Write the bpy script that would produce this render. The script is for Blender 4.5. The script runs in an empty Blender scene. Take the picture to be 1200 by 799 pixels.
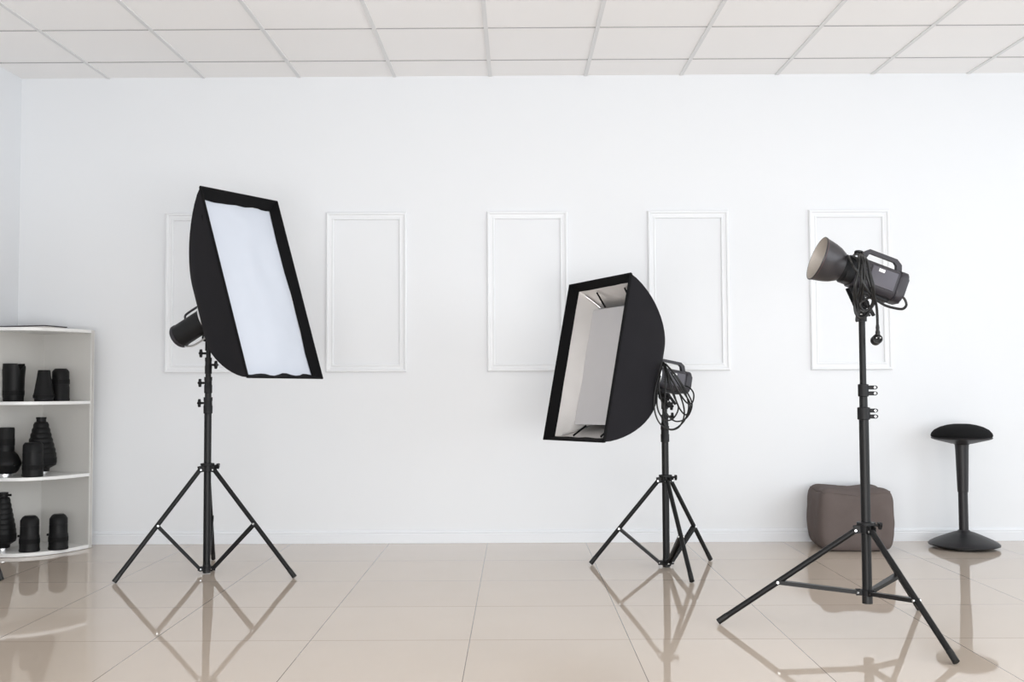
import bpy, bmesh, math, random
from mathutils import Vector, Matrix, noise
random.seed(7)
S = bpy.context.scene
COL = S.collection
PI = math.pi
V = Vector

# ------------------------------------------------------------------ camera
F_PX, PITCH, ROLL, YAW, CAM_H = 1216.7, 0.045, 0.0047, 0.0036, 0.9465
WALL_Y, ROOM_H, CEIL_SLOPE = 6.41, 2.895, -0.0275
WALL_LX = -3.085
cd = bpy.data.cameras.new('camera'); cam = bpy.data.objects.new('camera', cd); COL.objects.link(cam)
cd.sensor_fit = 'HORIZONTAL'; cd.sensor_width = 36; cd.lens = F_PX * 36 / 1200
cd.clip_start = 0.05
cam.matrix_world = (Matrix.Translation((0, 0, CAM_H)) @ Matrix.Rotation(YAW, 4, 'Z')
                    @ Matrix.Rotation(PI/2 + PITCH, 4, 'X') @ Matrix.Rotation(-ROLL, 4, 'Z'))
S.camera = cam

# ------------------------------------------------------------------ materials
def new_mat(name):
    m = bpy.data.materials.new(name); m.use_nodes = True
    return m, m.node_tree.nodes, m.node_tree.links, m.node_tree.nodes['Principled BSDF']

def mat(name, col, rough=0.5, metal=0.0, bump=0.0, scale=60, var=0.0, spec=0.5, sheen=0.0):
    m, n, l, b = new_mat(name)
    b.inputs['Roughness'].default_value = rough
    b.inputs['Metallic'].default_value = metal
    b.inputs['Specular IOR Level'].default_value = spec
    if sheen: b.inputs['Sheen Weight'].default_value = sheen
    c = (*col, 1)
    b.inputs['Base Color'].default_value = c
    tc = n.new('ShaderNodeTexCoord')
    nz = n.new('ShaderNodeTexNoise'); nz.inputs['Scale'].default_value = scale; nz.inputs['Detail'].default_value = 4
    l.new(tc.outputs['Object'], nz.inputs['Vector'])
    mx = n.new('ShaderNodeMixRGB'); mx.blend_type = 'MIX'
    mx.inputs[1].default_value = tuple(max(0, x*(1-var)) for x in col) + (1,)
    mx.inputs[2].default_value = tuple(min(1, x*(1+var)) for x in col) + (1,)
    l.new(nz.outputs['Fac'], mx.inputs[0]); l.new(mx.outputs[0], b.inputs['Base Color'])
    if bump:
        bp = n.new('ShaderNodeBump'); bp.inputs['Strength'].default_value = bump; bp.inputs['Distance'].default_value = 0.002
        l.new(nz.outputs['Fac'], bp.inputs['Height']); l.new(bp.outputs[0], b.inputs['Normal'])
    return m

def fabric(name, col, rough=0.85, weave=900, bump=0.25, big=0.0):
    m, n, l, b = new_mat(name)
    b.inputs['Roughness'].default_value = rough
    b.inputs['Specular IOR Level'].default_value = 0.15
    tc = n.new('ShaderNodeTexCoord')
    nz = n.new('ShaderNodeTexNoise'); nz.inputs['Scale'].default_value = weave; nz.inputs['Detail'].default_value = 2
    n2 = n.new('ShaderNodeTexNoise'); n2.inputs['Scale'].default_value = 9; n2.inputs['Detail'].default_value = 3
    l.new(tc.outputs['Object'], nz.inputs['Vector']); l.new(tc.outputs['Object'], n2.inputs['Vector'])
    ad = n.new('ShaderNodeMath'); ad.operation = 'MULTIPLY_ADD'; ad.inputs[1].default_value = 0.5
    l.new(nz.outputs['Fac'], ad.inputs[0]); l.new(n2.outputs['Fac'], ad.inputs[2])
    mx = n.new('ShaderNodeMixRGB')
    mx.inputs[1].default_value = tuple(x*0.82 for x in col) + (1,)
    mx.inputs[2].default_value = tuple(min(1, x*1.15) for x in col) + (1,)
    l.new(ad.outputs[0], mx.inputs[0]); l.new(mx.outputs[0], b.inputs['Base Color'])
    bp = n.new('ShaderNodeBump'); bp.inputs['Strength'].default_value = bump; bp.inputs['Distance'].default_value = 0.001
    l.new(nz.outputs['Fac'], bp.inputs['Height'])
    if big:
        b2 = n.new('ShaderNodeBump'); b2.inputs['Strength'].default_value = big; b2.inputs['Distance'].default_value = 0.02
        l.new(n2.outputs['Fac'], b2.inputs['Height']); l.new(b2.outputs[0], bp.inputs['Normal'])
    l.new(bp.outputs[0], b.inputs['Normal'])
    return m

def floor_mat():
    m, n, l, b = new_mat('polished_floor_tile')
    tc = n.new('ShaderNodeTexCoord'); sp = n.new('ShaderNodeSeparateXYZ'); l.new(tc.outputs['Object'], sp.inputs[0])
    def M(op, a, bb=None, c=None):
        x = n.new('ShaderNodeMath'); x.operation = op
        for i, v in enumerate((a, bb, c)):
            if v is None: continue
            if isinstance(v, (int, float)): x.inputs[i].default_value = v
            else: l.new(v, x.inputs[i])
        return x.outputs[0]
    def edge(sock, off, half):
        s = M('ADD', sock, off)
        p = M('PINGPONG', s, 0.3)          # 0 at the joint, .3 in the middle of a tile
        return M('SUBTRACT', 1.0, M('SMOOTHSTEP', p, half*0.6, half*1.4)) if False else M('LESS_THAN', p, half), s
    ex, sx = edge(sp.outputs[0], 0.778, 0.0016)
    ey, sy = edge(sp.outputs[1], -(WALL_Y - 0.66), 0.0016)
    # per tile brightness
    fx = M('FLOOR', M('DIVIDE', sx, 0.6)); fy = M('FLOOR', M('DIVIDE', sy, 0.6))
    cb = n.new('ShaderNodeCombineXYZ'); l.new(fx, cb.inputs[0]); l.new(fy, cb.inputs[1])
    wn = n.new('ShaderNodeTexWhiteNoise'); wn.noise_dimensions = '2D'; l.new(cb.outputs[0], wn.inputs['Vector'])
    nz = n.new('ShaderNodeTexNoise'); nz.inputs['Scale'].default_value = 2.2; nz.inputs['Detail'].default_value = 5
    l.new(tc.outputs['Object'], nz.inputs['Vector'])
    t = M('MULTIPLY_ADD', wn.outputs['Value'], 0.35, M('MULTIPLY', nz.outputs['Fac'], 0.65))
    mx = n.new('ShaderNodeMixRGB'); l.new(t, mx.inputs[0])
    mx.inputs[1].default_value = (0.525, 0.445, 0.37, 1); mx.inputs[2].default_value = (0.59, 0.505, 0.425, 1)
    gr = n.new('ShaderNodeMixRGB'); l.new(mx.outputs[0], gr.inputs[1]); gr.inputs[2].default_value = (0.16, 0.13, 0.11, 1)
    eyw = M('MULTIPLY', ey, 0.85)
    l.new(M('MAXIMUM', ex, eyw), gr.inputs[0]); l.new(gr.outputs[0], b.inputs['Base Color'])
    b.inputs['IOR'].default_value = 1.5; b.inputs['Specular IOR Level'].default_value = 0.62
    r = M('MULTIPLY_ADD', M('MAXIMUM', ex, ey), 0.08, 0.035); l.new(r, b.inputs['Roughness'])
    # each tile lies a hair out of level, which breaks the reflections at the joints
    ge = n.new('ShaderNodeNewGeometry')
    vm = n.new('ShaderNodeVectorMath'); vm.operation = 'SUBTRACT'; vm.inputs[1].default_value = (0.5, 0.5, 0.5)
    l.new(wn.outputs['Color'], vm.inputs[0])
    vs = n.new('ShaderNodeVectorMath'); vs.operation = 'MULTIPLY'; vs.inputs[1].default_value = (0.006, 0.003, 0)
    l.new(vm.outputs[0], vs.inputs[0])
    va = n.new('ShaderNodeVectorMath'); va.operation = 'ADD'; l.new(ge.outputs['Normal'], va.inputs[0]); l.new(vs.outputs[0], va.inputs[1])
    vn = n.new('ShaderNodeVectorMath'); vn.operation = 'NORMALIZE'; l.new(va.outputs[0], vn.inputs[0])
    l.new(vn.outputs[0], b.inputs['Normal'])
    return m

M_WALL = mat('white_wall_paint', (0.772, 0.788, 0.810), 0.6, bump=0.03, scale=180, var=0.006)
M_TRIM = mat('white_gloss_trim', (0.785, 0.80, 0.82), 0.35, var=0.006)
M_BASE = mat('white_baseboard', (0.77, 0.79, 0.82), 0.4, var=0.006)
M_CEIL = mat('ceiling_tile', (0.93, 0.918, 0.912), 0.9, bump=0.15, scale=350, var=0.02)
M_TBAR = mat('ceiling_grid_bar', (0.74, 0.74, 0.74), 0.5, var=0.01)
M_TJOINT = mat('ceiling_joint', (0.36, 0.35, 0.35), 0.6, var=0.01)
M_FLOOR = floor_mat()
M_METAL = mat('black_painted_metal', (0.010, 0.010, 0.0105), 0.36, var=0.1, scale=25, spec=0.2)
M_PLAST = mat('black_plastic', (0.012, 0.012, 0.013), 0.45, var=0.15, scale=40, bump=0.05, spec=0.2)
M_GREYP = mat('charcoal_plastic', (0.030, 0.028, 0.034), 0.45, var=0.1, scale=30, spec=0.35)
M_PANEL = mat('grey_side_panel', (0.075, 0.070, 0.085), 0.4, var=0.05, scale=30, spec=0.4)
M_RUBBER = mat('black_rubber', (0.010, 0.010, 0.010), 0.42, var=0.1, spec=0.35)
M_CHROME = mat('bare_metal', (0.62, 0.62, 0.62), 0.28, metal=1.0, var=0.03)
M_RIVET = mat('rivet_steel', (0.75, 0.75, 0.75), 0.3, metal=1.0, var=0.03)
M_FABRIC = fabric('black_softbox_fabric', (0.011, 0.0103, 0.0125), 0.8)
M_LIP = fabric('black_lip_fabric', (0.0045, 0.0045, 0.005), 0.9)
M_SILVER = mat('silver_lining', (0.70, 0.68, 0.665), 0.38, metal=0.6, bump=1.0, scale=11, var=0.05)
M_DIFF = mat('white_diffuser_cloth', (0.62, 0.66, 0.735), 0.8, bump=0.1, scale=14, var=0.012)
M_BAFFLE = mat('inner_baffle_cloth', (0.60, 0.59, 0.60), 0.85, var=0.02, scale=10)
M_POUF = fabric('taupe_pouf_fabric', (0.115, 0.094, 0.088), 0.9, weave=500, bump=0.35, big=0.15)
M_SEAT = fabric('black_seat_fabric', (0.008, 0.008, 0.0085), 0.95, weave=700)
M_STOOL = mat('stool_charcoal', (0.015, 0.0145, 0.0165), 0.42, bump=0.12, scale=400, var=0.1, spec=0.35)
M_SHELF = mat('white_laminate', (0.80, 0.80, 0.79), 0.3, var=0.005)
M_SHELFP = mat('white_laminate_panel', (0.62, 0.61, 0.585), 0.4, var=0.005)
M_LENS = mat('lens_black', (0.008, 0.008, 0.0083), 0.42, var=0.15, scale=50, spec=0.15)
M_LENSR = mat('lens_rubber_ring', (0.006, 0.006, 0.0063), 0.6, var=0.1, bump=0.2, scale=300, spec=0.15)
M_GLASS = mat('front_glass', (0.02, 0.02, 0.03), 0.05, var=0.05)
M_REFL_IN = mat('reflector_inside', (0.50, 0.46, 0.42), 0.55, metal=0.35, var=0.06, scale=90, bump=0.3)
M_REFL = mat('reflector_outside', (0.040, 0.037, 0.040), 0.36, metal=0.2, var=0.05, spec=0.4)
M_DOME = mat('frosted_glass_dome', (0.85, 0.82, 0.76), 0.4, var=0.02)
M_WHITE = mat('white_label', (0.8, 0.8, 0.8), 0.5, var=0.01)
M_DARK = mat('dark_folder_cover', (0.03, 0.025, 0.03), 0.4, var=0.05)
M_PAGE = mat('paper_pages', (0.62, 0.60, 0.58), 0.8, var=0.03)
M_RED = mat('red_rim_line', (0.075, 0.03, 0.03), 0.4, var=0.03)

# ------------------------------------------------------------------ mesh helpers
class MB:
    def __init__(s): s.b = bmesh.new()
    def verts(s, pts): return [s.b.verts.new(p) for p in pts]
    def face(s, vs):
        try: return s.b.faces.new(vs)
        except ValueError: return None
    def rings(s, rings, closed=True, cap0=True, cap1=True, loop=False):
        R = [s.verts(r) for r in rings]
        n = len(R[0])
        pairs = list(zip(R, R[1:])) + ([(R[-1], R[0])] if loop else [])
        for a, b in pairs:
            for i in range(n if closed else n-1):
                j = (i+1) % n
                s.face([a[i], a[j], b[j], b[i]])
        if not loop and closed:
            if cap0: s.face(R[0][::-1])
            if cap1: s.face(R[-1])
        return R
    def box(s, c, d, M=None, bevel=0.0):
        c = V(c); pts = []
        for x in (-1, 1):
            for y in (-1, 1):
                for z in (-1, 1):
                    p = c + V((x*d[0]/2, y*d[1]/2, z*d[2]/2))
                    pts.append(M @ p if M else p)
        v = s.verts(pts)
        fs = [s.face([v[i] for i in f]) for f in ((0,1,3,2),(4,6,7,5),(0,4,5,1),(2,3,7,6),(0,2,6,4),(1,5,7,3))]
        if bevel:
            es = list({e for f in fs for e in f.edges})
            bmesh.ops.bevel(s.b, geom=es, offset=bevel, segments=2, affect='EDGES', profile=0.6)
        return s
    def cyl(s, a, b, r0, r1=None, n=20):
        a, b = V(a), V(b); r1 = r0 if r1 is None else r1
        d = (b-a).normalized(); u = d.orthogonal().normalized(); w = d.cross(u)
        ring = lambda p, r: [p + (u*math.cos(2*PI*i/n) + w*math.sin(2*PI*i/n))*r for i in range(n)]
        s.rings([ring(a, r0), ring(b, r1)]); return s
    def bar(s, a, b, wdt, hgt, up=(0,0,1), bevel=0.0):
        a, b = V(a), V(b); z = (b-a); L = z.length; z = z/L
        x = V(up).cross(z)
        if x.length < 1e-5: x = z.orthogonal()
        x.normalize(); y = z.cross(x)
        m = Matrix((x, y, z)).transposed().to_4x4(); m.translation = (a+b)/2
        return s.box((0,0,0), (wdt, hgt, L), m, bevel)
    def tube(s, path, r, n=8, closed=False, smooth=6):
        P = catmull([V(p) for p in path], smooth, closed) if smooth else [V(p) for p in path]
        N = len(P); rings = []
        t0 = (P[1]-P[0]).normalized(); u = t0.orthogonal().normalized()
        for i in range(N):
            if closed: t = (P[(i+1) % N]-P[i-1])
            else: t = P[min(i+1, N-1)]-P[max(i-1, 0)]
            if t.length < 1e-9: t = t0.copy()
            t.normalize()
            u = u - t*u.dot(t)
            if u.length < 1e-6: u = t.orthogonal()
            u.normalize(); w = t.cross(u)
            rings.append([P[i] + (u*math.cos(2*PI*k/n)+w*math.sin(2*PI*k/n))*r for k in range(n)])
        s.rings(rings, loop=closed); return s
    def lathe(s, prof, n=32, M=None, cap=True):
        rings = []
        for r, z in prof:
            r = max(r, 1e-4)
            rr = [V((r*math.cos(2*PI*i/n), r*math.sin(2*PI*i/n), z)) for i in range(n)]
            rings.append([M @ p for p in rr] if M else rr)
        s.rings(rings, cap0=cap, cap1=cap); return s
    def prism(s, outline, z0, z1, M=None, bevel=0.0):
        A = [V((x, y, z0)) for x, y in outline]; B = [V((x, y, z1)) for x, y in outline]
        if M: A = [M @ p for p in A]; B = [M @ p for p in B]
        a, b = s.verts(A), s.verts(B); n = len(a); fs = []
        for i in range(n): fs.append(s.face([a[i], a[(i+1) % n], b[(i+1) % n], b[i]]))
        f0 = s.face(a[::-1]); f1 = s.face(b)
        if bevel:
            es = list(f0.edges)+list(f1.edges)
            bmesh.ops.bevel(s.b, geom=es, offset=bevel, segments=3, affect='EDGES', profile=0.6)
        return s
    def build(s, name, m, parent=None, smooth=35, label=None, mw=None):
        bmesh.ops.recalc_face_normals(s.b, faces=s.b.faces)
        me = bpy.data.meshes.new(name); s.b.to_mesh(me); s.b.free()
        if smooth:
            for p in me.polygons: p.use_smooth = True
            me.set_sharp_from_angle(angle=math.radians(smooth))
        me.materials.append(m)
        o = bpy.data.objects.new(name, me); COL.objects.link(o)
        if parent: o.parent = parent
        if mw: o.matrix_world = mw
        if label: o['label'] = label
        return o

def catmull(P, k, closed=False):
    out = []; n = len(P)
    rng = range(n) if closed else range(n-1)
    for i in rng:
        if closed: a, b, c, d = P[i-1], P[i], P[(i+1) % n], P[(i+2) % n]
        else: a, b, c, d = P[max(i-1,0)], P[i], P[i+1], P[min(i+2,n-1)]
        for j in range(k):
            t = j/k
            out.append(0.5*((2*b)+(c-a)*t+(2*a-5*b+4*c-d)*t*t+(3*b-a-3*c+d)*t**3))
    if not closed: out.append(P[-1])
    return out

def thing(name, label, cat, mw=None, group=None):
    o = bpy.data.objects.new(name, None); COL.objects.link(o)
    o.empty_display_size = 0.1
    if mw is not None: o.matrix_world = mw if isinstance(mw, Matrix) else Matrix.Translation(mw)
    o['label'] = label; o['category'] = cat
    if group: o['group'] = group
    return o
def struct(o): o['kind'] = 'structure'; return o
def frame(origin, r, u, n):
    m = Matrix((V(r), V(u), V(n))).transposed().to_4x4(); m.translation = V(origin); return m
def rrect(w, h, r, k=5):
    pts = []
    for cx, cy, a0 in ((w/2-r, h/2-r, 0), (-w/2+r, h/2-r, PI/2), (-w/2+r, -h/2+r, PI), (w/2-r, -h/2+r, 1.5*PI)):
        for i in range(k+1):
            a = a0 + PI/2*i/k; pts.append((cx+r*math.cos(a), cy+r*math.sin(a)))
    return pts
def star(r0, r1, pts=4, k=6):
    o = []
    N = pts*k
    for i in range(N):
        a = 2*PI*i/N; t = 0.5+0.5*math.cos(a*pts)
        r = r0 + (r1-r0)*t**1.3; o.append((r*math.cos(a), r*math.sin(a)))
    return o

# ------------------------------------------------------------------ room
XR, YB = 4.3, -0.8
def ceil_z(y): return ROOM_H + CEIL_SLOPE*(WALL_Y - y)
b = MB(); b.face(b.verts([(WALL_LX, YB, 0), (XR, YB, 0), (XR, WALL_Y, 0), (WALL_LX, WALL_Y, 0)])); struct(b.build('floor', M_FLOOR, smooth=0))
b = MB(); b.box(((WALL_LX+XR)/2, WALL_Y+0.06, 1.5), (XR-WALL_LX+0.24, 0.12, 3.0)); struct(b.build('wall_back', M_WALL, smooth=0))
b = MB(); b.box((WALL_LX-0.06, (WALL_Y+YB)/2, 1.5), (0.12, WALL_Y-YB, 3.0)); struct(b.build('wall_left', M_WALL, smooth=0))

# dropped ceiling: tiles as one structure, each tile sagging a little, bars as trim
CA, CG, CE = -1.3456, 0.5968, 0.3445
b = MB()
xs = [CA + CG*i for i in range(-4, 11)]; ys = [WALL_Y - CE - CG*j for j in range(-1, 15)]
for i in range(len(xs)-1):
    for j in range(len(ys)-1):
        x0, x1 = max(xs[i], WALL_LX), min(xs[i+1], XR); y1, y0 = min(ys[j], WALL_Y), ys[j+1]
        if x1 <= x0 or y1 <= y0: continue
        k = random.uniform(-0.004, 0.004); n = 4; g = []
        for a in range(n+1):
            row = []
            for c in range(n+1):
                u, w = a/n, c/n; x = x0+(x1-x0)*u; y = y0+(y1-y0)*w
                sag = -0.006*random.random()*0 + k*math.sin(PI*u)*math.sin(PI*w)
                row.append(b.b.verts.new((x, y, ceil_z(y)+sag)))
            g.append(row)
        for a in range(n):
            for c in range(n): b.face([g[a][c], g[a][c+1], g[a+1][c+1], g[a+1][c]])
struct(b.build('ceiling', M_CEIL, smooth=60))
b = MB()
for x in xs:
    if x < WALL_LX or x > XR: continue
    b.bar((x, ys[-1], ceil_z(ys[-1])-0.002), (x, WALL_Y, ceil_z(WALL_Y)-0.002), 0.022, 0.008)
struct(b.build('trim_6', M_TBAR, smooth=0))
b = MB()
for y in ys[1:]:
    b.bar((WALL_LX, y, ceil_z(y)-0.001), (XR, y, ceil_z(y)-0.001), 0.007, 0.004)
struct(b.build('trim_7', M_TJOINT, smooth=0))

# baseboard
def baseboard(name, a, c, inward):
    a, c = V(a), V(c); iw = V(inward); b = MB()
    prof = [(0, 0), (0.014, 0), (0.014, 0.052), (0.011, 0.056), (0.011, 0.060), (0.013, 0.063), (0.010, 0.072), (0.004, 0.077), (0, 0.077)]
    b.rings([[a+iw*x+V((0,0,z)) for x, z in prof], [c+iw*x+V((0,0,z)) for x, z in prof]])
    return struct(b.build(name, M_BASE, smooth=0))
baseboard('baseboard_back', (WALL_LX, WALL_Y, 0), (XR, WALL_Y, 0), (0, -1, 0))
baseboard('baseboard_left', (WALL_LX, YB, 0), (WALL_LX, WALL_Y-0.014, 0), (1, 0, 0))

# five moulding frames on the back wall
prof = [(0, 0), (0, 0.012), (0.006, 0.017), (0.014, 0.016), (0.019, 0.010), (0.034, 0.008), (0.039, 0.011), (0.045, 0.010), (0.048, 0.005), (0.048, 0)]
def moulding(name, x0, x1, z0, z1):
    b = MB(); rings = []
    for cx, cz, sx, sz in ((x0, z0, 1, 1), (x1, z0, -1, 1), (x1, z1, -1, -1), (x0, z1, 1, -1)):
        rings.append([V((cx+sx*w, WALL_Y-h, cz+sz*w)) for w, h in prof])
    b.rings(rings, loop=True); return struct(b.build(name, M_TRIM, smooth=0))
for i in range(5):
    x = -2.170 + 0.9974*i
    moulding('trim_%d' % (i+1), x, x+0.500, 1.047, 2.040)

# ------------------------------------------------------------------ light stands
def light_stand(label, base, feet, hub_z, low_z, bottom_z, top_z, joint, sections, knobs, style, radii, group='black tripod light stands'):
    """base: column axis on the floor; sections: list of z where the tube narrows; knobs: (z, angle)."""
    bx, by = base
    t = thing('light_stand', label, 'light stand', (bx, by, 0), group)
    cols = [bottom_z] + sections + [top_z]
    for i in range(len(cols)-1):
        r = radii[i]
        m = MB(); m.cyl((0, 0, cols[i]), (0, 0, cols[i+1]), r, n=24)
        m.build('pole', M_METAL, t)
        if i < len(cols)-2:
            z = cols[i+1]; m = MB()
            if style == 'star':
                m.lathe([(r*1.02, z-0.085), (r*1.22, z-0.083), (r*1.25, z-0.045), (r*1.13, z-0.04), (r*1.13, z-0.02), (r*1.22, z-0.018), (r*1.22, z), (radii[i+1], z)], 24)
                m.build('collar', M_PLAST, t)
            else:
                m.lathe([(r*1.01, z-0.05), (r*1.3, z-0.048), (r*1.3, z-0.002), (radii[i+1], z)], 24)
                c = m.build('collar', M_PLAST, t)
                for dz in (-0.014, -0.037):
                    q = MB(); q.prism([(0.0, -0.008), (0.046, -0.008), (0.053, -0.003), (0.053, 0.004), (0.046, 0.008), (0.0, 0.008)], -0.006, 0.006,
                                      Matrix.Translation((0, -0.004, z+dz)) @ Matrix.Rotation(PI/2, 4, 'X'), 0.001)
                    tab = q.build('clamp_tab', M_PLAST, c)
                    q = MB(); q.cyl((0.042, -0.012, z+dz), (0.042, 0.004, z+dz), 0.0042, n=12); q.build('bolt', M_RIVET, c)
    for z, ang, side_r in knobs:
        d = V((math.cos(ang), math.sin(ang), 0)); m = MB()
        m.cyl(d*side_r*0.8, d*(side_r+0.022), 0.006, n=10)
        o = Matrix.Translation(d*(side_r+0.024)) @ d.to_track_quat('Z', 'Y').to_matrix().to_4x4()
        m.prism(star(0.008, 0.021), -0.007, 0.007, o, 0.002)
        k = m.build('knob', M_PLAST, t); k.location = (0, 0, z)
    R0 = radii[0]
    hub = MB(); hub.lathe([(R0, hub_z-0.022), (R0*1.35, hub_z-0.02), (R0*1.35, hub_z+0.008), (R0*1.9, hub_z+0.010), (R0*1.9, hub_z+0.020), (R0, hub_z+0.022)], 24)
    low = MB(); low.lathe([(R0, low_z-0.012), (R0*1.35, low_z-0.010), (R0*1.35, low_z+0.010), (R0, low_z+0.012)], 24)
    legs = []
    for fx, fy in feet:
        d = V((fx-bx, fy-by, 0)); L = d.length; d.normalize()
        foot = V((fx-bx, fy-by, 0)); top = d*(R0*2.1) + V((0, 0, hub_z-0.012))
        side = d.cross(V((0, 0, 1)))
        for s in (-1, 1):
            hub.bar(d*(R0*1.1)+side*s*0.0115+V((0,0,hub_z-0.006)), d*(R0*2.5)+side*s*0.0115+V((0,0,hub_z-0.010)), 0.003, 0.030)
            low.bar(d*(R0*1.1)+side*s*0.0115+V((0,0,low_z)), d*(R0*2.3)+side*s*0.0115+V((0,0,low_z)), 0.003, 0.022)
        ft = (foot-top).normalized()
        leg_end = top + ft*((foot-top).length-0.0)
        lift = V((0, 0, 0.0125*math.sqrt(max(0, 1-ft.z**2))))
        m = MB(); m.cyl(top, leg_end+lift-ft*0.03, 0.0115, n=16); lg = m.build('leg', M_METAL, t)
        m = MB(); m.cyl(leg_end+lift-ft*0.045, leg_end+lift, 0.0124, n=16); m.build('rubber_foot', M_RUBBER, lg)
        j = top + (foot-top)*joint + lift*joint
        lowp = d*(R0*1.9) + V((0, 0, low_z))
        off = side*0.0
        m = MB()
        for s in (-1, 1): m.bar(lowp+side*s*0.0085, j+side*s*0.0135, 0.004, 0.015)
        m.bar(lowp+V((0,0,0.006)), j+V((0,0,0.006)), 0.019, 0.003)
        br = m.build('brace', M_METAL, t)
        m = MB(); m.cyl(j-side*0.0160, j+side*0.0160, 0.0052, n=12); m.build('rivet', M_RIVET, br)
        m = MB(); m.cyl(lowp-side*0.013, lowp+side*0.013, 0.0042, n=12); m.build('rivet', M_RIVET, br)
        m = MB(); m.cyl(top-side*0.0145, top+side*0.0145, 0.0045, n=12); m.build('rivet', M_RIVET, lg)
    # tightening screw on the spider hub
    hub.cyl((R0, 0, hub_z+0.008), (R0+0.034, 0.0, hub_z+0.008), 0.005, n=10)
    hub.build('spider_hub', M_PLAST, t); low.build('lower_hub', M_PLAST, t)
    m = MB(); m.prism(star(0.009, 0.017, 3), -0.006, 0.006, Matrix.Translation((R0+0.036, 0, hub_z+0.008)) @ Matrix.Rotation(PI/2, 4, 'Y'), 0.002)
    m.build('knob', M_PLAST, t)
    m = MB(); m.cyl((0, 0, bottom_z-0.012), (0, 0, bottom_z+0.03), R0*1.08, n=24); m.build('end_cap', M_RUBBER, t)
    return t

LB = (-1.592, 5.37)
light_stand('black tripod light stand carrying the softbox with the white front, star knobs up its pole', LB,
            [(-1.967, 5.108), (-1.109, 5.225), (-1.683, 5.80)], 0.545, 0.028, 0.018, 1.20, 0.51,
            [0.905, 1.01, 1.11], [(0.875, PI, 0.021), (0.979, PI, 0.019), (1.072, -0.15, 0.017), (1.132, PI, 0.015)], 'star',
            [0.0185, 0.0165, 0.0145, 0.012])
MBASE = (0.788, 5.52)
light_stand('black tripod light stand carrying the open silver-lined softbox, cable loops around its top', MBASE,
            [(0.395, 5.596), (1.056, 5.709), (0.846, 5.069)], 0.463, 0.022, 0.014, 0.875, 0.575,
            [0.74, 0.80], [(0.79, 0.0, 0.016), (0.845, 0.2, 0.014)], 'star', [0.0185, 0.016, 0.0135])
RB = (1.358, 4.07)
light_stand('tall black tripod light stand nearest the camera, carrying the bare flash head with round reflector', RB,
            [(0.802, 4.193), (1.490, 3.575), (1.697, 4.437)], 0.398, 0.148, 0.118, 1.235, 0.56,
            [0.865, 0.955], [], 'clamp', [0.0185, 0.0155, 0.0125])
light_stand('black tripod stand leg tip at the left frame edge, beside the corner shelf', (-2.797, 5.285),
            [(-2.558, 5.192), (-2.82, 5.54), (-2.96, 5.10)], 0.50, 0.04, 0.025, 1.05, 0.55,
            [0.72, 0.88], [(0.69, 1.0, 0.02), (0.85, 1.0, 0.018)], 'star', [0.0185, 0.016, 0.013])

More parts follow.
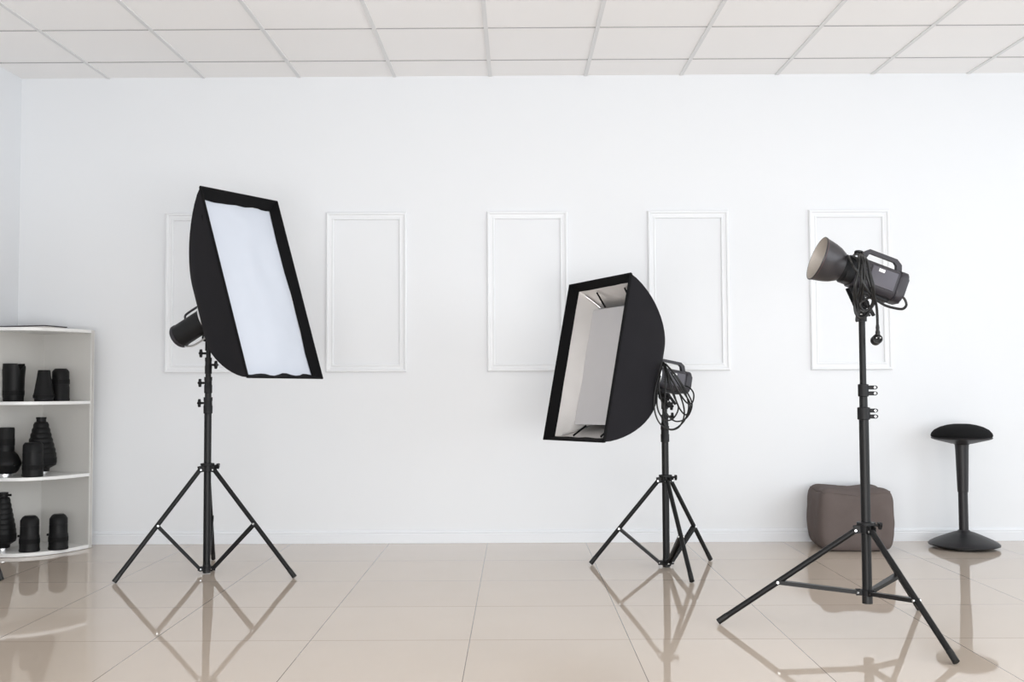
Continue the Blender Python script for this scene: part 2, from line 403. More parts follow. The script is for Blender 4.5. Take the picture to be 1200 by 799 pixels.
# ------------------------------------------------------------------ softboxes
def softbox(label, c, r, u, n, w, h, depth, off, kind, mix, taper=0.0):
    """c: centre of the front opening; frame axes r,u,n; depth back to the speed ring, off: how far the ring sits along u."""
    c, r, u, n = V(c), V(r), V(u), V(n)
    org = c - n*depth + u*off
    t = thing('softbox', label, 'softbox', frame(org, r, u, n), 'softboxes')
    rr = 0.085
    lip = 0.045 if kind == 'diffuser' else 0.056
    K = 14; E = 10
    def half(tt): # tt 0 front .. 1 back
        g = mix*math.sqrt(max(0, 1-tt**2.0)) + (1-mix)*(1-tt**1.15)
        return rr + (w/2-rr)*g, rr + (h/2-rr)*g
    def ring(tt, inset=0.0, sag=0.009):
        a, bb = half(tt); a -= inset; bb -= inset
        z = depth*(1-tt); cy = -off*(1-tt)
        pts = []
        cr = min(0.012, a*0.3)
        cs = [(-a, -bb), (a, -bb), (a, bb), (-a, bb)]
        tl = lip/depth
        s = sag*math.sin(PI*max(0, (tt-tl)/(1-tl)))**1.5 if tl < tt < 1 else 0
        for i in range(4):
            x0, y0 = cs[i]; x1, y1 = cs[(i+1) % 4]
            nx, ny = (y1-y0), -(x1-x0); L = math.hypot(nx, ny); nx /= L; ny /= L
            for k in range(E):
                q = k/E; d = -s*math.sin(PI*q)
                X = x0+(x1-x0)*q+nx*d
                pts.append(V((X, (y0+(y1-y0)*q+ny*d)*(1+taper*X/(w/2))+cy, z)))
        return pts
    ts = [1-math.cos(PI/2*i/K) for i in range(K)] ; ts = [math.sin(PI/2*i/K) for i in range(K+1)]
    m = MB(); m.rings([ring(x) for x in ts], cap0=False, cap1=False)
    m.build('outer_shell', M_FABRIC, t, smooth=28)
    m = MB(); m.rings([ring(x, 0.006) for x in [lip/depth]+[x for x in ts if x > lip/depth+0.02]], cap0=False, cap1=False)
    m.build('silver_lining', M_SILVER, t, smooth=28)
    # black lip round the opening: welt at the front edge and an inner band
    m = MB()
    def rect(a, bb, z, wav=0.0):
        cy = -off*z/depth if z < depth else -off
        cs = ((-1,-1),(1,-1),(1,1),(-1,1)); pts = []
        for i in range(4):
            (xa, ya), (xb, yb) = cs[i], cs[(i+1) % 4]
            for k in range(16):
                q = k/16; x = xa+(xb-xa)*q; y = ya+(yb-ya)*q
                d = wav*noise.noise(V((x*2.6+4, y*3.3, 7.0)))*min(1, 4*min(q, 1-q)*2)
                pts.append(V((x*(a+d), y*(bb+d)*(1+taper*x*a/(w/2))+cy, z)))
        return pts
    a, bb = w/2, h/2
    tl = lip/depth; al, bl = half(tl)
    m.rings([rect(half(0.03)[0]+0.0025, half(0.03)[1]+0.0025, depth*0.97), rect(a+0.003, bb+0.003, depth-0.002), rect(a+0.001, bb+0.001, depth+0.003), rect(a-0.005, bb-0.005, depth+0.002),
             rect(a-0.006, bb-0.006, depth-0.006), rect(al-0.012, bl-0.012, depth-lip, 0.016 if kind == 'diffuser' else 0.004), rect(al-0.007, bl-0.007, depth-lip-0.002), rect(half(0.03)[0]-0.003, half(0.03)[1]-0.003, depth*0.97)], loop=True)
    m.build('front_lip', M_LIP, t, smooth=30)
    m = MB(); m.lathe([(rr*1.0, 0.012), (rr*1.12, 0.010), (rr*1.12, -0.012), (rr*0.98, -0.016), (rr*0.75, -0.016), (rr*0.75, 0.012)], 40)
    m.build('speed_ring', M_CHROME, t)
    def cloth(aw, ah, z, name, mt, wr, ragged):
        m = MB(); NX, NY = 26, 40; g = []
        for j in range(NY+1):
            row = []
            for i in range(NX+1):
                p, q = i/NX*2-1, j/NY*2-1
                ex = 1 - max(abs(p), abs(q))
                d = noise.noise(V((p*2.3, q*3.1, z*9)))*wr
                e = ragged*noise.noise(V((p*5+3, q*7, 2.0)))*(1-min(1, ex*5))
                x = p*(aw+e); y = q*(ah+e)*(1+taper*p*aw/(w/2)) - off*z/depth
                row.append(m.b.verts.new((x, y, z + d*min(1, ex*4+0.15))))
            g.append(row)
        for j in range(NY):
            for i in range(NX): m.face([g[j][i], g[j][i+1], g[j+1][i+1], g[j+1][i]])
        return m.build(name, mt, t, smooth=60)
    if kind == 'diffuser':
        cloth(al-0.0075, bl-0.0075, depth-lip-0.003, 'diffuser', M_DIFF, 0.007, 0.006)
    else:
        zt = 0.36
        ah, bh = half(zt)
        tt = zt
        z = depth*(1-tt); cy = off*0
        m = MB(); NX, NY = 10, 16; g = []
        for j in range(NY+1):
            row = []
            for i in range(NX+1):
                p, q = i/NX*2-1, j/NY*2-1
                row.append(m.b.verts.new((p*(ah-0.012), q*(bh-0.055)-off*(1-tt), z+0.004*noise.noise(V((p*2, q*2, 1))))))
            g.append(row)
        for j in range(NY):
            for i in range(NX): m.face([g[j][i], g[j][i+1], g[j+1][i+1], g[j+1][i]])
        m.build('inner_baffle', M_BAFFLE, t, smooth=60)
        for sx, sy in ((-1,-1),(1,-1),(1,1),(-1,1)):
            pts = []
            for x in ts[2:]:
                ha, hb = half(x); pts.append((sx*(ha-0.014), sy*(hb-0.014)-off*(1-x), depth*(1-x)))
            m = MB(); m.tube(pts, 0.004, smooth=0); m.build('support_rod', M_CHROME, t)
        for sx, sy in ((-1,1),(1,1),(1,-1),(-1,-1)):     # straps that hold the baffle
            m = MB(); x0 = sx*(ah-0.03)*0.55; y0 = sy*(bh-0.05)-off*(1-tt)
            ha, hb = half(0.20)
            m.bar((x0, y0, z), (x0*1.05, sy*(hb-0.012)-off*(1-0.20), depth*(1-0.20)), 0.010, 0.002, up=(1,0,0)); m.build('baffle_strap', M_LIP, t)
    return t

nL, rL = V((0.905, -0.329, 0.268)).normalized(), V((0.334, 0.942, 0.030))
uL = nL.cross(rL).normalized(); rL = uL.cross(nL).normalized()
SL_W, SL_H, SL_D, SL_OFF = 0.675, 0.97, 0.345, -0.055
cL = V((-1.264, 5.200, 1.468))
softbox('black softbox with white diffuser front, tilted back on the left light stand', cL, rL, uL, nL, SL_W, SL_H, SL_D, SL_OFF, 'diffuser', 0.38, 0.022)
nM, rM = V((-0.856, -0.472, 0.210)).normalized(), V((0.486, -0.874, 0.016))
uM = nM.cross(rM).normalized(); rM = uM.cross(nM).normalized()
SM_W, SM_H, SM_D, SM_OFF = 0.58, 0.868, 0.42, 0.0
cM = V((0.365, 5.446, 1.096))
softbox('open black softbox showing its silver lining, on the low middle light stand', cM, rM, uM, nM, SM_W, SM_H, SM_D, SM_OFF, 'open', 0.60)

# ------------------------------------------------------------------ flash heads
def up_frame(org, n):
    n = V(n).normalized(); r = V((0,0,1)).cross(n).normalized(); u = n.cross(r)
    return frame(org, r, u, n)

def bracket(t, mw, stand_top, zc, half_h, rad):
    """swivel bracket between the head (local frame mw) and the top of its stand"""
    inv = mw.inverted(); st = inv @ V(stand_top); d = (inv.to_3x3() @ V((0, 0, 1))).normalized()
    m = MB(); m.cyl(st - d*0.055, st + d*0.02, rad, n=20); 
    br = m.build('stand_socket', M_PLAST, t)
    m = MB()
    top = V((0, -half_h*0.9, zc))
    for s in (-1, 1):
        m.bar(st+V((s*0.02, 0, 0))+d*0.0, top+V((s*0.02, 0, 0)), 0.042, 0.007, up=(1,0,0), bevel=0.002)
    m.cyl(st+d*0.012+V((-0.03,0,0)), st+d*0.012+V((0.03,0,0)), 0.020, n=20)
    m.build('bracket', M_PLAST, t)
    m = MB(); q = st + d*0.012 
    m.cyl(q+V((-0.034,0,0)), q+V((0.034,0,0)), 0.006, n=12); m.build('bolt', M_RIVET, t)
    m = MB(); p = st + d*0.012
    m.cyl(p+V((0.03,0,0)), p+V((0.048,0,0)), 0.008, n=12); m.bar(p+V((0.046,0.012,0.01)), p+V((0.046,-0.035,-0.045)), 0.012, 0.014, up=(1,0,0), bevel=0.003)
    m.build('tilt_lever', M_PLAST, t)
    m = MB(); e = st - d*0.03
    sd = V((1, 0, 0)) if abs(d.x) < 0.8 else V((0, 1, 0))
    m.cyl(e, e+sd*(rad+0.022), 0.005, n=10)
    o = Matrix.Translation(e+sd*(rad+0.026)) @ sd.to_track_quat('Z', 'Y').to_matrix().to_4x4()
    m.prism(star(0.008, 0.018), -0.006, 0.006, o, 0.002); m.build('knob', M_PLAST, t)

def handle_mesh(z0, z1, y0, hgt, r=0.008):
    m = MB()
    path = [(0, y0-0.004, z0), (0, y0+hgt*0.7, z0-0.004), (0, y0+hgt, z0-0.02), (0, y0+hgt, z1+0.03), (0, y0+hgt*0.75, z1+0.008), (0, y0-0.004, z1)]
    m.tube(path, r, n=10, smooth=5); return m

# --- left head: cylindrical monolight behind the left softbox
ringL = cL - nL*SL_D + uL*SL_OFF
hn = V((0.835, -0.30, 0.46)).normalized()
hmL = up_frame(ringL, hn)
t = thing('flash_head', 'black cylindrical flash head behind the softbox with the white front', 'flash head', hmL, 'studio flash heads')
m = MB(); m.lathe([(0.058, -0.012), (0.062, -0.02), (0.062, -0.045), (0.058, -0.05), (0.060, -0.055), (0.0605, -0.205), (0.060, -0.212)], 40); m.build('body', M_PLAST, t)
m = MB(); m.lathe([(0.060, -0.210), (0.063, -0.212), (0.063, -0.226), (0.057, -0.234), (0.03, -0.236)], 40); cap = m.build('rear_cap', M_GREYP, t)
m = MB()
for i in range(3): m.cyl((-0.03+0.03*i, 0.022, -0.234), (-0.03+0.03*i, 0.022, -0.242), 0.008, n=16)
m.build('dial', M_PLAST, cap)
handle_mesh(-0.035, -0.15, 0.056, 0.026, 0.006).build('handle', M_GREYP, t)
m = MB(); m.tube([(0,-0.056,-0.05),(0,-0.082,-0.075),(0,-0.085,-0.16),(0,-0.07,-0.20),(0,-0.056,-0.215)], 0.005, n=8); m.build('lower_rail', M_CHROME, t)
bracket(t, hmL, (LB[0], LB[1], 1.20), -0.045, 0.060, 0.017)

# --- generic boxy monolight used by the middle and right lights
def boxy_head(t, z_front, length, w, h, r, side=1):
    m = MB(); m.prism(rrect(w*0.92, h*0.92, r), z_front, z_front-0.035, None, 0.003)
    m.lathe([(w*0.44, z_front+0.02), (w*0.47, z_front+0.018), (w*0.47, z_front-0.01)], 40)
    m.build('front_collar', M_PLAST, t)
    m = MB(); m.prism(rrect(w, h, r), z_front-0.034, z_front-length+0.035, None, 0.006); m.build('body', M_GREYP, t)
    m = MB(); m.prism(rrect(w*1.04, h*1.05, r), z_front-length+0.036, z_front-length, None, 0.012); cap = m.build('rear_cap', M_GREYP, t)
    for s in (-1, 1):
        m = MB(); m.box((s*(w/2+0.001), 0.004, z_front-length*0.58), (0.006, h*0.62, length*0.44), None, 0.002)
        p = m.build('side_panel', M_PANEL, t)
        m = MB(); m.box((s*(w/2+0.0045), h*0.25, z_front-length*0.52), (0.002, h*0.10, length*0.10)); m.build('sticker', M_WHITE, p, label='small white sticker')
        m = MB()
        for k in range(5): m.box((s*(w/2+0.001), -h*0.2+k*h*0.1, z_front-0.07), (0.005, h*0.05, 0.025))
        m.build('cooling_vent', M_PLAST, t)
    m = MB(); m.box((0, -h/2-0.006, z_front-length*0.52), (w*0.5, 0.016, length*0.62), None, 0.006); m.build('mounting_foot', M_PLAST, t)
    m = MB()
    y0 = h/2-0.004
    zz0, zz1 = z_front-length*0.24, z_front-length*0.86
    out = [(zz0+0.014, y0), (zz0+0.004, y0+0.038), (zz0-0.012, y0+0.052), (zz1+0.02, y0+0.052), (zz1-0.004, y0+0.036), (zz1-0.016, y0)]
    inn = [(zz0-0.006, y0), (zz0-0.014, y0+0.028), (zz0-0.022, y0+0.037), (zz1+0.028, y0+0.037), (zz1+0.016, y0+0.028), (zz1+0.006, y0)]
    rings = []
    for (za, ya), (zb, yb) in zip(out, inn):
        rings.append([V((-0.011, ya, za)), V((0.011, ya, za)), V((0.011, yb, zb)), V((-0.011, yb, zb))])
    m.rings(rings); m.build('handle', M_GREYP, t)

# --- middle head
ringM = cM - nM*SM_D + uM*SM_OFF
hmM = up_frame(ringM, V((-0.90, -0.39, 0.17)))
t = thing('flash_head', 'black flash head with tangled cable loops behind the open silver softbox', 'flash head', hmM, 'studio flash heads')
boxy_head(t, 0.0, 0.235, 0.115, 0.115, 0.03)
bracket(t, hmM, (MBASE[0], MBASE[1], 0.885), -0.06, 0.06, 0.018)
def world_tube(pts, r, closed=False):
    m = MB(); m.tube(pts, r, n=8, closed=closed, smooth=7); return m
def at(px, py, Y):
    u, v = px-600, py-399.5
    c, s = math.cos(ROLL), math.sin(ROLL); u, v = c*u-s*v, s*u+c*v
    d = V((u/F_PX, 1, -v/F_PX)); c, s = math.cos(PITCH), math.sin(PITCH)
    y, z = c*d.y-s*d.z, s*d.y+c*d.z
    c, s = math.cos(YAW), math.sin(YAW); x, y = c*d.x-s*y, s*d.x+c*y
    return V((0, 0, CAM_H)) + V((x, y, z))*(Y/y)
def cord(t, mw, runs, r):
    inv = mw.inverted(); m = MB()
    for pts in runs: m.tube([inv @ p for p in pts], r, n=8, smooth=7)
    return m.build('power_cord', M_RUBBER, t)
Ym = MBASE[1]
runs = []
loops = [   # looped flex: hung over the body, in bundles that swing out below
    [(776,424,-.06),(768,455,-.07),(767,480,-.07),(774,497,-.07),(788,503,-.06),(801,494,-.05),(807,478,-.06),(803,460,-.10),(790,438,-.11),(777,424,-.06)],
    [(778,425,-.05),(785,440,-.10),(797,463,-.11),(802,484,-.08),(796,500,-.06),(784,503,-.06),(777,490,-.07),(779,466,-.10),(780,440,-.10),(777,426,-.06)],
    [(776,426,.02),(787,445,-.11),(803,470,-.11),(811,472,-.08),(813,462,-.04),(809,455,.0),(803,452,.03)],
    [(777,425,-.04),(772,450,-.11),(778,478,-.09),(790,493,-.08),(804,490,-.07),(811,475,-.09),(806,461,-.11),(793,441,-.11),(780,426,-.06)],
    [(779,427,-.05),(784,450,-.11),(790,465,-.1),(795,478,-.08),(789,490,-.07),(779,492,-.07),(771,480,-.07),(770,462,-.08),(774,440,-.10)],
    [(781,432,-.1),(787,452,-.11),(795,476,-.09),(804,486,-.07),(809,474,-.07),(800,458,-.11),(786,436,-.1)],
]
for lp in loops: runs.append([at(x, y, Ym+d) for x, y, d in lp])
cord(t, hmM, runs, 0.0042)

# --- right head with round reflector
nR = V((-0.935, -0.045, 0.352)).normalized()
front = at(957.5, 302.5, RB[1]+0.02)
LEN_REFL = 0.115
org = front - nR*LEN_REFL
hmR = up_frame(org, nR)
t = thing('flash_head', 'bare black flash head with round metal reflector, cable wrapped over its handle', 'flash head', hmR, 'studio flash heads')
boxy_head(t, 0.0, 0.240, 0.118, 0.118, 0.03)
RR = 0.0895
m = MB(); m.lathe([(0.046, 0.0), (0.050, 0.008), (0.060, 0.020), (0.0715, 0.042), (0.079, 0.066), (0.084, 0.090), (0.087, 0.108), (RR, 0.111), (RR, 0.115), (0.0865, 0.1155)], 56, cap=False)
rf = m.build('reflector', M_REFL, t)
m = MB(); m.lathe([(0.0872, 0.1145), (0.0845, 0.104), (0.080, 0.080), (0.073, 0.055), (0.062, 0.033), (0.048, 0.016), (0.02, 0.012)], 56, cap=False)
m.build('reflector_lining', M_REFL_IN, rf)
m = MB(); m.lathe([(0.0876, 0.1075), (0.0884, 0.108), (0.0886, 0.1095), (0.0878, 0.110)], 56, cap=False); m.build('rim_line', M_RED, rf)
m = MB(); m.lathe([(0.0400, 0.012), (0.0400, 0.05), (0.034, 0.066), (0.02, 0.075), (0.002, 0.078)], 32); m.build('glass_dome', M_DOME, t)
bracket(t, hmR, (RB[0], RB[1], 1.255), -0.055, 0.064, 0.019)
Yr = RB[1]
q = 1/4.993
def C(pts): return [at(930+x*q, 260+y*q, Yr+d) for x, y, d in pts]
runs = [
    C([(372,182,.03),(352,200,-.05),(382,235,-.105),(378,300,-.115),(362,372,-.11),(366,440,-.08),(374,510,-.06),(368,575,-.05),(378,560,-.05),(392,470,-.07),(408,380,-.11),(414,300,-.115),(402,220,-.105),(385,180,-.03)]),
    C([(385,182,.0),(412,215,-.10),(420,290,-.115),(440,350,-.115),(458,420,-.10),(462,480,-.07),(430,545,-.06),(390,560,-.06),(362,530,-.06),(355,460,-.07),(358,380,-.11),(376,300,-.115),(384,220,-.105),(378,184,-.02)]),
    C([(390,184,.0),(425,225,-.10),(450,310,-.115),(470,390,-.115),(466,460,-.08),(440,510,-.06),(405,515,-.06),(388,480,-.07),(420,455,-.07),(448,440,-.08)]),
    C([(396,186,.0),(432,232,-.10),(448,320,-.115),(462,380,-.115),(474,440,-.09),(486,500,-.07),(490,560,-.06),(491,612,-.06)]),
    C([(318,200,-.03),(345,250,-.11),(385,310,-.115),(420,380,-.115),(448,420,-.1)]),
    C([(622,430,.0),(648,450,.0),(660,485,.0),(640,508,.0),(600,506,.0),(540,490,-.01),(490,462,-.03),(450,440,-.07)]),
    C([(366,190,.03),(362,176,-.02),(380,172,-.04),(402,178,-.03),(408,200,-.07),(398,260,-.115),(396,360,-.115),(380,430,-.08),(384,500,-.06),(410,525,-.06),(450,505,-.06),(470,465,-.07),(450,380,-.115)]),
]
pc = cord(t, hmR, runs, 0.0052)
inv = hmR.inverted()
m = MB(); a, c_ = at(930+491*q, 260+600*q, Yr-.06), at(930+490*q, 260+658*q, Yr-.06)
m.lathe([(0.0055, 0.0), (0.0075, 0.012), (0.0065, 0.02), (0.009, 0.03), (0.0085, 0.04), (0.0135, 0.046), (0.0135, 0.052)], 16, inv @ frame(a, (1,0,0), (0,1,0), (0,0,-1)) @ Matrix.Scale(1, 4))
pm = inv @ frame(at(930+486*q, 260+688*q, Yr-.06), (1,0,0), V((0,0.25,0.97)).normalized(), V((0,-0.97,0.25)).normalized())
m.lathe([(0.017, -0.022), (0.0195, -0.016), (0.0195, 0.012), (0.016, 0.013), (0.0155, 0.003), (0.001, 0.003)], 24, pm)
pl = m.build('plug', M_RUBBER, pc)
m = MB()
for s in (-1, 1): m.cyl(pm @ V((s*0.0075, 0, 0.002)), pm @ V((s*0.0075, 0, 0.022)), 0.0026, n=10)
m.build('prong', M_CHROME, pl)
m = MB(); m.lathe([(0.0200, 0), (0.0205, 0.001), (0.0205, 0.003), (0.0200, 0.004)], 24, inv @ Matrix.Translation((RB[0], RB[1], 1.225)))
m.build('cable_tie', M_WHITE, t, label='thin white cable tie')

# ------------------------------------------------------------------ stool
t = thing('wobble_stool', 'black backless wobble stool with domed base, standing by the wall beside the pouf', 'stool', (2.617, 6.13, 0))
m = MB(); m.lathe([(0.0200, 0.0), (0.1312, 0.0), (0.1403, 0.004), (0.1403, 0.012), (0.0200, 0.012)], 48); m.build('rubber_ring', M_RUBBER, t)
m = MB(); m.lathe([(0.0300, 0.012), (0.1855, 0.014), (0.1964, 0.018), (0.1973, 0.024), (0.1900, 0.032), (0.1629, 0.047), (0.1267, 0.063), (0.0905, 0.078), (0.0600, 0.090), (0.0360, 0.097), (0.0300, 0.104), (0.0260, 0.104)], 64); m.build('base', M_STOOL, t)
m = MB(); m.cyl((0,0,0.09), (0,0,0.36), 0.0265, n=32); m.build('lower_column', M_STOOL, t)
m = MB(); m.lathe([(0.027, 0.322), (0.0295, 0.324), (0.0305, 0.34), (0.037, 0.57), (0.039, 0.60), (0.055, 0.612)], 32); m.build('upper_column', M_STOOL, t)
m = MB(); m.lathe([(0.0300, 0.604), (0.0600, 0.607), (0.0995, 0.617), (0.1493, 0.629), (0.1665, 0.636), (0.1692, 0.642), (0.1629, 0.648), (0.0300, 0.648)], 56); m.build('seat_pan', M_STOOL, t)
m = MB(); m.lathe([(0.0300, 0.645), (0.1629, 0.645), (0.1701, 0.652), (0.1665, 0.668), (0.1493, 0.688), (0.1177, 0.705), (0.0814, 0.716), (0.0450, 0.722), (0.0020, 0.723)], 56); m.build('seat_cushion', M_SEAT, t, smooth=60)

# ------------------------------------------------------------------ pouf
t = thing('pouf', 'square taupe fabric pouf on the floor against the wall', 'pouf', Matrix.Translation((1.962, 6.165, 0)) @ Matrix.Rotation(math.radians(-3), 4, 'Z'))
def pouf_pt(p):
    # p in [-1,1]^3 cube surface -> soft cushion
    x, y, z = p
    k = 9.0
    L = (abs(x)**k+abs(y)**k+abs(z)**k)**(1/k)
    x, y, z = x/L, y/L, z/L
    W, D, H = 0.208, 0.19, 0.178
    bulge = 1 + 0.065*(1-z*z)*(1 - 0.35*max(abs(x), abs(y))**4)
    X, Y, Z = x*W*bulge, y*D*bulge, z*H
    if z > 0:
        cc = max(0, abs(x)*abs(y))
        Z += (0.020*cc - 0.020*(1-abs(x))*1.2*abs(y)**3 + 0.006*(1-x*x)*(1-y*y))*z**3
        X *= 1-0.06*z**4; Y *= 1-0.06*z**4
    else:
        X *= 1-0.05*z*z
    nv = V((X*9, Y*9, Z*9))
    f = noise.noise(nv)*0.006 + noise.noise(nv*2.4+V((5,1,2)))*0.003
    q = V((X, Y, Z)); q += q.normalized()*f
    q.z += 0.178
    return q
m = MB(); bmesh.ops.create_cube(m.b, size=2); bmesh.ops.subdivide_edges(m.b, edges=m.b.edges, cuts=27, use_grid_fill=True)
for v in m.b.verts: v.co = pouf_pt(v.co)
zmin = min(v.co.z for v in m.b.verts)
for v in m.b.verts: v.co.z = max(v.co.z - 0.004, 0.0)
m.build('cover', M_POUF, t, smooth=80)
def seam(zc, name):
    pts = []
    for i in range(64):
        a = 2*PI*i/64; cx, cy = math.cos(a), math.sin(a); s = max(abs(cx), abs(cy)); p = pouf_pt(V((cx/s, cy/s, zc))); p += V((cx, cy, 0))*0.0005; p.z -= 0.004
        pts.append(p)
    m = MB(); m.tube(pts, 0.0032, n=6, closed=True, smooth=0); m.build(name, M_POUF, t)
seam(0.93, 'seam')

# ------------------------------------------------------------------ corner shelf
Cn = V((-2.905, 6.375, 0)); rd = V((0.9455, -0.3256, 0)).normalized(); ld = V((rd.y, -rd.x, 0))
AX, BX, EXP = 0.370, 0.46, 2.7
Hs = 1.306
t = thing('corner_shelf', 'white open corner shelf with rounded front, holding black camera lenses', 'shelf', frame(Cn, rd, -ld, (0,0,1)))
# local: +x along right panel, -y along left panel
def curve(sc=1.0, n=28):
    pts = []
    for i in range(n+1):
        a = PI/2*i/n
        pts.append((AX*sc*math.cos(a)**(2/EXP), -BX*sc*math.sin(a)**(2/EXP)))
    return pts
TH = 0.018
tops = [0.022, 0.448, 0.880, Hs]
for i, z in enumerate(tops):
    m = MB(); m.prism([(0, 0)] + curve(), z-TH if i else 0.002, z, None, 0.0015)
    m.build('shelf_board', M_SHELF, t)
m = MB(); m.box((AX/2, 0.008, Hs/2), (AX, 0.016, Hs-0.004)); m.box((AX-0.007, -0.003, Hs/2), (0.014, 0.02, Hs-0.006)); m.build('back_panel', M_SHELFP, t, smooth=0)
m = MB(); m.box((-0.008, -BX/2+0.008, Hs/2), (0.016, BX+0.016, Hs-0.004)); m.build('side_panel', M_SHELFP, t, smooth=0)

# folder on top of the shelf
m = MB()
t = thing('flat_folder', 'thin dark flat folder lying on top of the white corner shelf', 'folder', at(34, 384.5, 6.085))
t.location.z = Hs
t.rotation_euler = (0, 0, math.radians(-16))
MB().box((-0.0, 0, 0.0035), (0.37, 0.18, 0.007), None, 0.001).build('pages', M_PAGE, t)
MB().box((-0.0, 0, 0.010), (0.38, 0.19, 0.006), None, 0.001).build('cover', M_DARK, t)
t.location.z += 0.0002

# ------------------------------------------------------------------ lenses on the shelf
def fl(px, py, z):
    p = at(px, py, 1.0); d = p - V((0,0,CAM_H)); k = (z-CAM_H)/d.z
    return V((0,0,CAM_H)) + d*k
def lens(label, pos, prof, rings_=(), mount=None, tip=None, knob=None, hood=False):
    """prof: (radius, z) of the barrel; rings_: (z0, z1, r) rubber bands; mount: silver bayonet under it."""
    t = thing('camera_lens', label, 'camera lens', pos, 'camera lenses on the corner shelf')
    if mount:
        MB().lathe([(mount*0.8, 0), (mount*0.8, 0.008), (mount, 0.009), (mount, 0.018), (mount*0.7, 0.0185)], 32).build('mount', M_CHROME, t, label='bare metal lens mount')
    MB().lathe(prof, 40).build('barrel', M_LENS, t)
    for z0, z1, r in rings_:
        m = MB(); n = 48; out = []
        for zz in (z0, z0+0.001, z1-0.001, z1):
            rr = r-0.0025 if zz in (z0, z1) else r
            out.append([V(((rr+(0.0009 if k % 2 else 0))*math.cos(2*PI*k/n), (rr+(0.0009 if k % 2 else 0))*math.sin(2*PI*k/n), zz)) for k in range(n)])
        m.rings(out); m.build('grip_ring', M_LENSR, t, smooth=20)
    if knob:
        z, r, a = knob; d = V((math.cos(a), math.sin(a), 0))
        MB().cyl(d*(r-0.01)+V((0,0,z)), d*(r+0.010)+V((0,0,z)), 0.007, n=14).build('collar_knob', M_LENS, t)
    if hood:
        r0, r1, z0, z1 = hood; m = MB(); n = 64; A = []; B = []; Ai = []; Bi = []
        for k in range(n):
            a = 2*PI*k/n; cs, sn = math.cos(a), math.sin(a)
            # two tall and two short petals
            c = abs(cs); out = 0.0
            if c < 0.72: hgt = z1
            elif c < 0.84: hgt = z1 - 0.045*(c-0.72)/0.12
            else: hgt = z1 - 0.045 + 0.033*(c-0.84)/0.16; out = 0.004*(c-0.84)/0.16
            A.append(V((r0*cs, r0*sn, z0))); B.append(V(((r1+out)*cs, (r1+out)*sn, hgt)))
            Bi.append(V(((r1+out-0.003)*cs, (r1+out-0.003)*sn, hgt))); Ai.append(V(((r0-0.003)*cs, (r0-0.003)*sn, z0)))
        m.rings([A, B, Bi, Ai], loop=True); m.build('petal_hood', M_LENS, t, smooth=50)
    return t
def scale_at(p): return p.y / F_PX
def P(px, r_px, prof): # helper to turn pixel radii into metres is not needed after this point
    return prof
K = 0.00497   # metres per photo pixel at the shelf
Z1, Z2, Z3 = tops[2], tops[1], tops[0]
def cylp(R, Hh, cham=0.012, waist=0.0, lip=0.0):
    Q = R-waist
    return [(R*0.97+lip, 0), (R+lip, 0.003), (R+lip, 0.012), (R, 0.018), (R, Hh*0.42), (R-waist*0.5, Hh*0.44), (Q, Hh*0.47), (Q, Hh*0.70), (Q-0.001, Hh*0.705), (Q-0.001, Hh*0.725), (Q, Hh*0.73), (Q*0.985, Hh-cham-0.003), (Q-cham*0.55, Hh-0.007), (Q-cham, Hh), (R*0.3, Hh)]

SY = 6.14
def spot(px, Y, z):
    p = at(px, 450, Y); return V((p.x, p.y, z))
k1 = K
lens('black camera lens with notched petal hood, leftmost on the top compartment', spot(16, 6.10, Z1),
     [(0.055, 0), (0.056, 0.004), (0.056, 0.02), (0.058, 0.03), (0.0595, 0.10), (0.060, 0.150), (0.054, 0.158), (0.054, 0.165), (0.02, 0.165)],
     [(0.035, 0.065, 0.0590)], hood=(0.060, 0.062, 0.14, 0.222))
lens('conical black lens with narrow top, middle of three in the top compartment', spot(51.5, 6.08, Z1),
     [(0.050, 0), (0.052, 0.004), (0.052, 0.016), (0.057, 0.020), (0.057, 0.040), (0.054, 0.05), (0.046, 0.10), (0.039, 0.14), (0.034, 0.178), (0.032, 0.183), (0.02, 0.183)],
     [(0.022, 0.038, 0.058)])
lens('straight black lens with chamfered top, rightmost in the top compartment', spot(71, 6.18, Z1), cylp(0.0505, 0.193, 0.016, 0.002, 0.002), [(0.10, 0.13, 0.0500)])
lens('black lens with wide bulging base and tube top, leftmost in the middle compartment', spot(7, 6.0, Z2),
     [(0.04, 0.018), (0.062, 0.022), (0.074, 0.035), (0.086, 0.062), (0.090, 0.075), (0.084, 0.095), (0.070, 0.125), (0.057, 0.140), (0.051, 0.146), (0.051, 0.275), (0.048, 0.283), (0.02, 0.283)],
     [(0.18, 0.22, 0.0515)], mount=0.050, knob=(0.072, 0.089, -0.5))
lens('short straight black lens in front of the ridged cone in the middle compartment', spot(40, 6.0, Z2), cylp(0.0565, 0.197, 0.012, 0.001, 0.001), [(0.04, 0.07, 0.0570)])
def cone(Hh, Rb, Rt):
    pr = [(Rb*0.55, 0.018), (Rb*0.58, 0.036), (Rb*0.82, 0.047), (Rb*0.98, 0.055), (Rb, 0.062), (Rb*0.985, 0.122), (Rb*0.955, 0.128)]
    n = 6; z0 = 0.130; z1 = Hh-0.030; R1 = Rb*0.93
    for i in range(n):
        a = z0+(z1-z0)*i/n; bq = z0+(z1-z0)*(i+1)/n; ra = R1+(Rt-R1)*i/n; rb = R1+(Rt-R1)*(i+1)/n
        pr += [(ra, a), (ra*0.975+rb*0.025, a+(bq-a)*0.55), (rb*1.05, bq-0.004), (rb*1.0, bq)]
    pr += [(Rt*0.74, Hh-0.026), (Rt*0.74, Hh-0.012), (Rt*0.80, Hh-0.010), (Rt*0.80, Hh), (Rt*0.3, Hh)]
    return pr
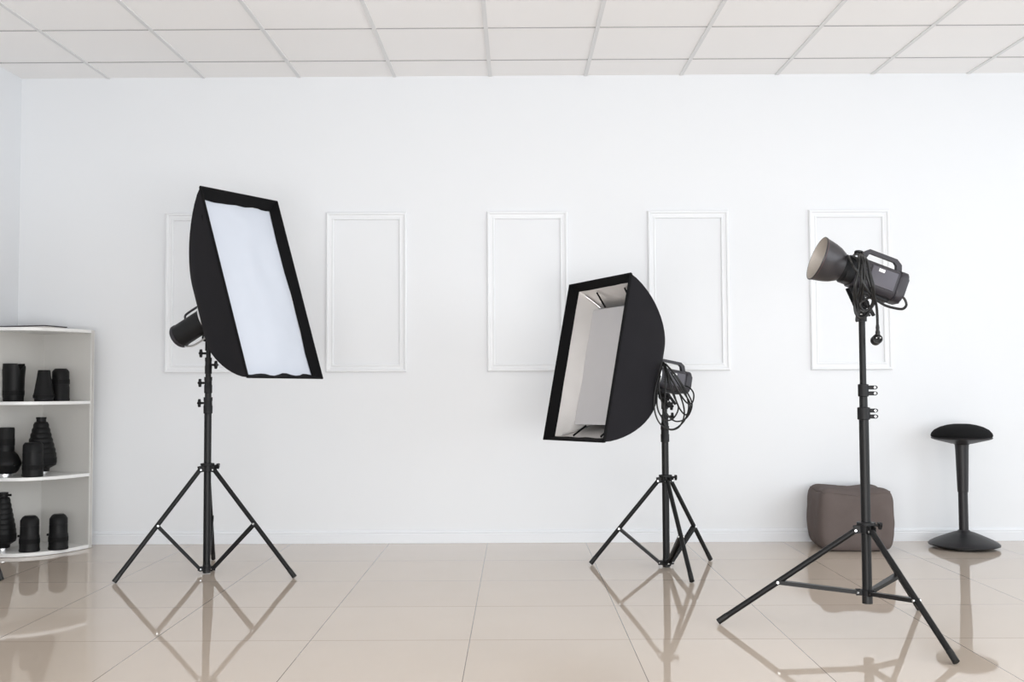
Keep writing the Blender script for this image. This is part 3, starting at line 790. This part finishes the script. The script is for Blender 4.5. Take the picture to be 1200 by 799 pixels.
lens('tall ridged conical black lens behind the short lens in the middle compartment', spot(49, 6.16, Z2), cone(0.338, 0.087, 0.036), [(0.066, 0.10, 0.0875)], mount=0.045)
lens('ridged conical black lens leftmost in the bottom compartment, cut by the photo edge', spot(6.0, 6.02, Z3), cone(0.335, 0.073, 0.034), [(0.066, 0.10, 0.0735)], mount=0.040, knob=(0.318, 0.034, 0.3))
lens('black stubby lens, middle of the three in the bottom compartment', spot(37.5, 6.0, Z3), cylp(0.0545, 0.203, 0.022, 0.003, 0.002), [(0.045, 0.075, 0.0552)], knob=(0.088, 0.0545, PI*1.05))
lens('black stubby lens, rightmost in the bottom compartment nearest the white shelf edge', spot(71, 6.075, Z3), cylp(0.0535, 0.203, 0.022, 0.003, 0.002), [(0.045, 0.075, 0.0542)], knob=(0.085, 0.0535, PI*1.05))

# ------------------------------------------------------------------ light
S.view_settings.view_transform = 'Standard'
S.view_settings.look = 'None'
S.view_settings.exposure = 0.0
w = bpy.data.worlds.new('world'); S.world = w; w.use_nodes = True
bg = w.node_tree.nodes['Background']; bg.inputs[0].default_value = (0.93, 0.97, 1.0, 1); bg.inputs[1].default_value = 0.82
def area(name, loc, target, sx, sy, energy, col):
    ld_ = bpy.data.lights.new(name, 'AREA'); ld_.shape = 'RECTANGLE'; ld_.size = sx; ld_.size_y = sy; ld_.energy = energy; ld_.color = col
    o = bpy.data.objects.new(name, ld_); COL.objects.link(o); o.location = loc
    o.rotation_euler = (V(target)-V(loc)).to_track_quat('-Z', 'Y').to_euler(); return o
area('window_and_fill_light', (4.2, 1.2, 1.7), (-1.5, 4.8, 1.3), 3.0, 2.4, 66, (0.86, 0.93, 1.0))
area('window_and_fill_light', (0.3, -1.6, 1.6), (-0.2, 6.0, 1.7), 5.0, 2.4, 8, (0.99, 0.99, 1.0))  # weak fill lamp added behind the camera, no window known there
area('ceiling_fill_light', (0.7, -1.2, 0.5), (0.4, 3.4, 2.9), 5.0, 1.2, 195, (1.0, 0.995, 0.99))  # unseen uplight added to brighten the ceiling, stands in for floor bounce
sd_ = bpy.data.lights.new('soft_daylight', 'SUN'); sd_.energy = 0.95; sd_.angle = math.radians(50); sd_.color = (0.93, 0.97, 1.0)
so = bpy.data.objects.new('soft_daylight', sd_); COL.objects.link(so); so.location = (6, 0, 4)
so.rotation_euler = V((-0.93, 0.33, -0.15)).to_track_quat('-Z', 'Y').to_euler()
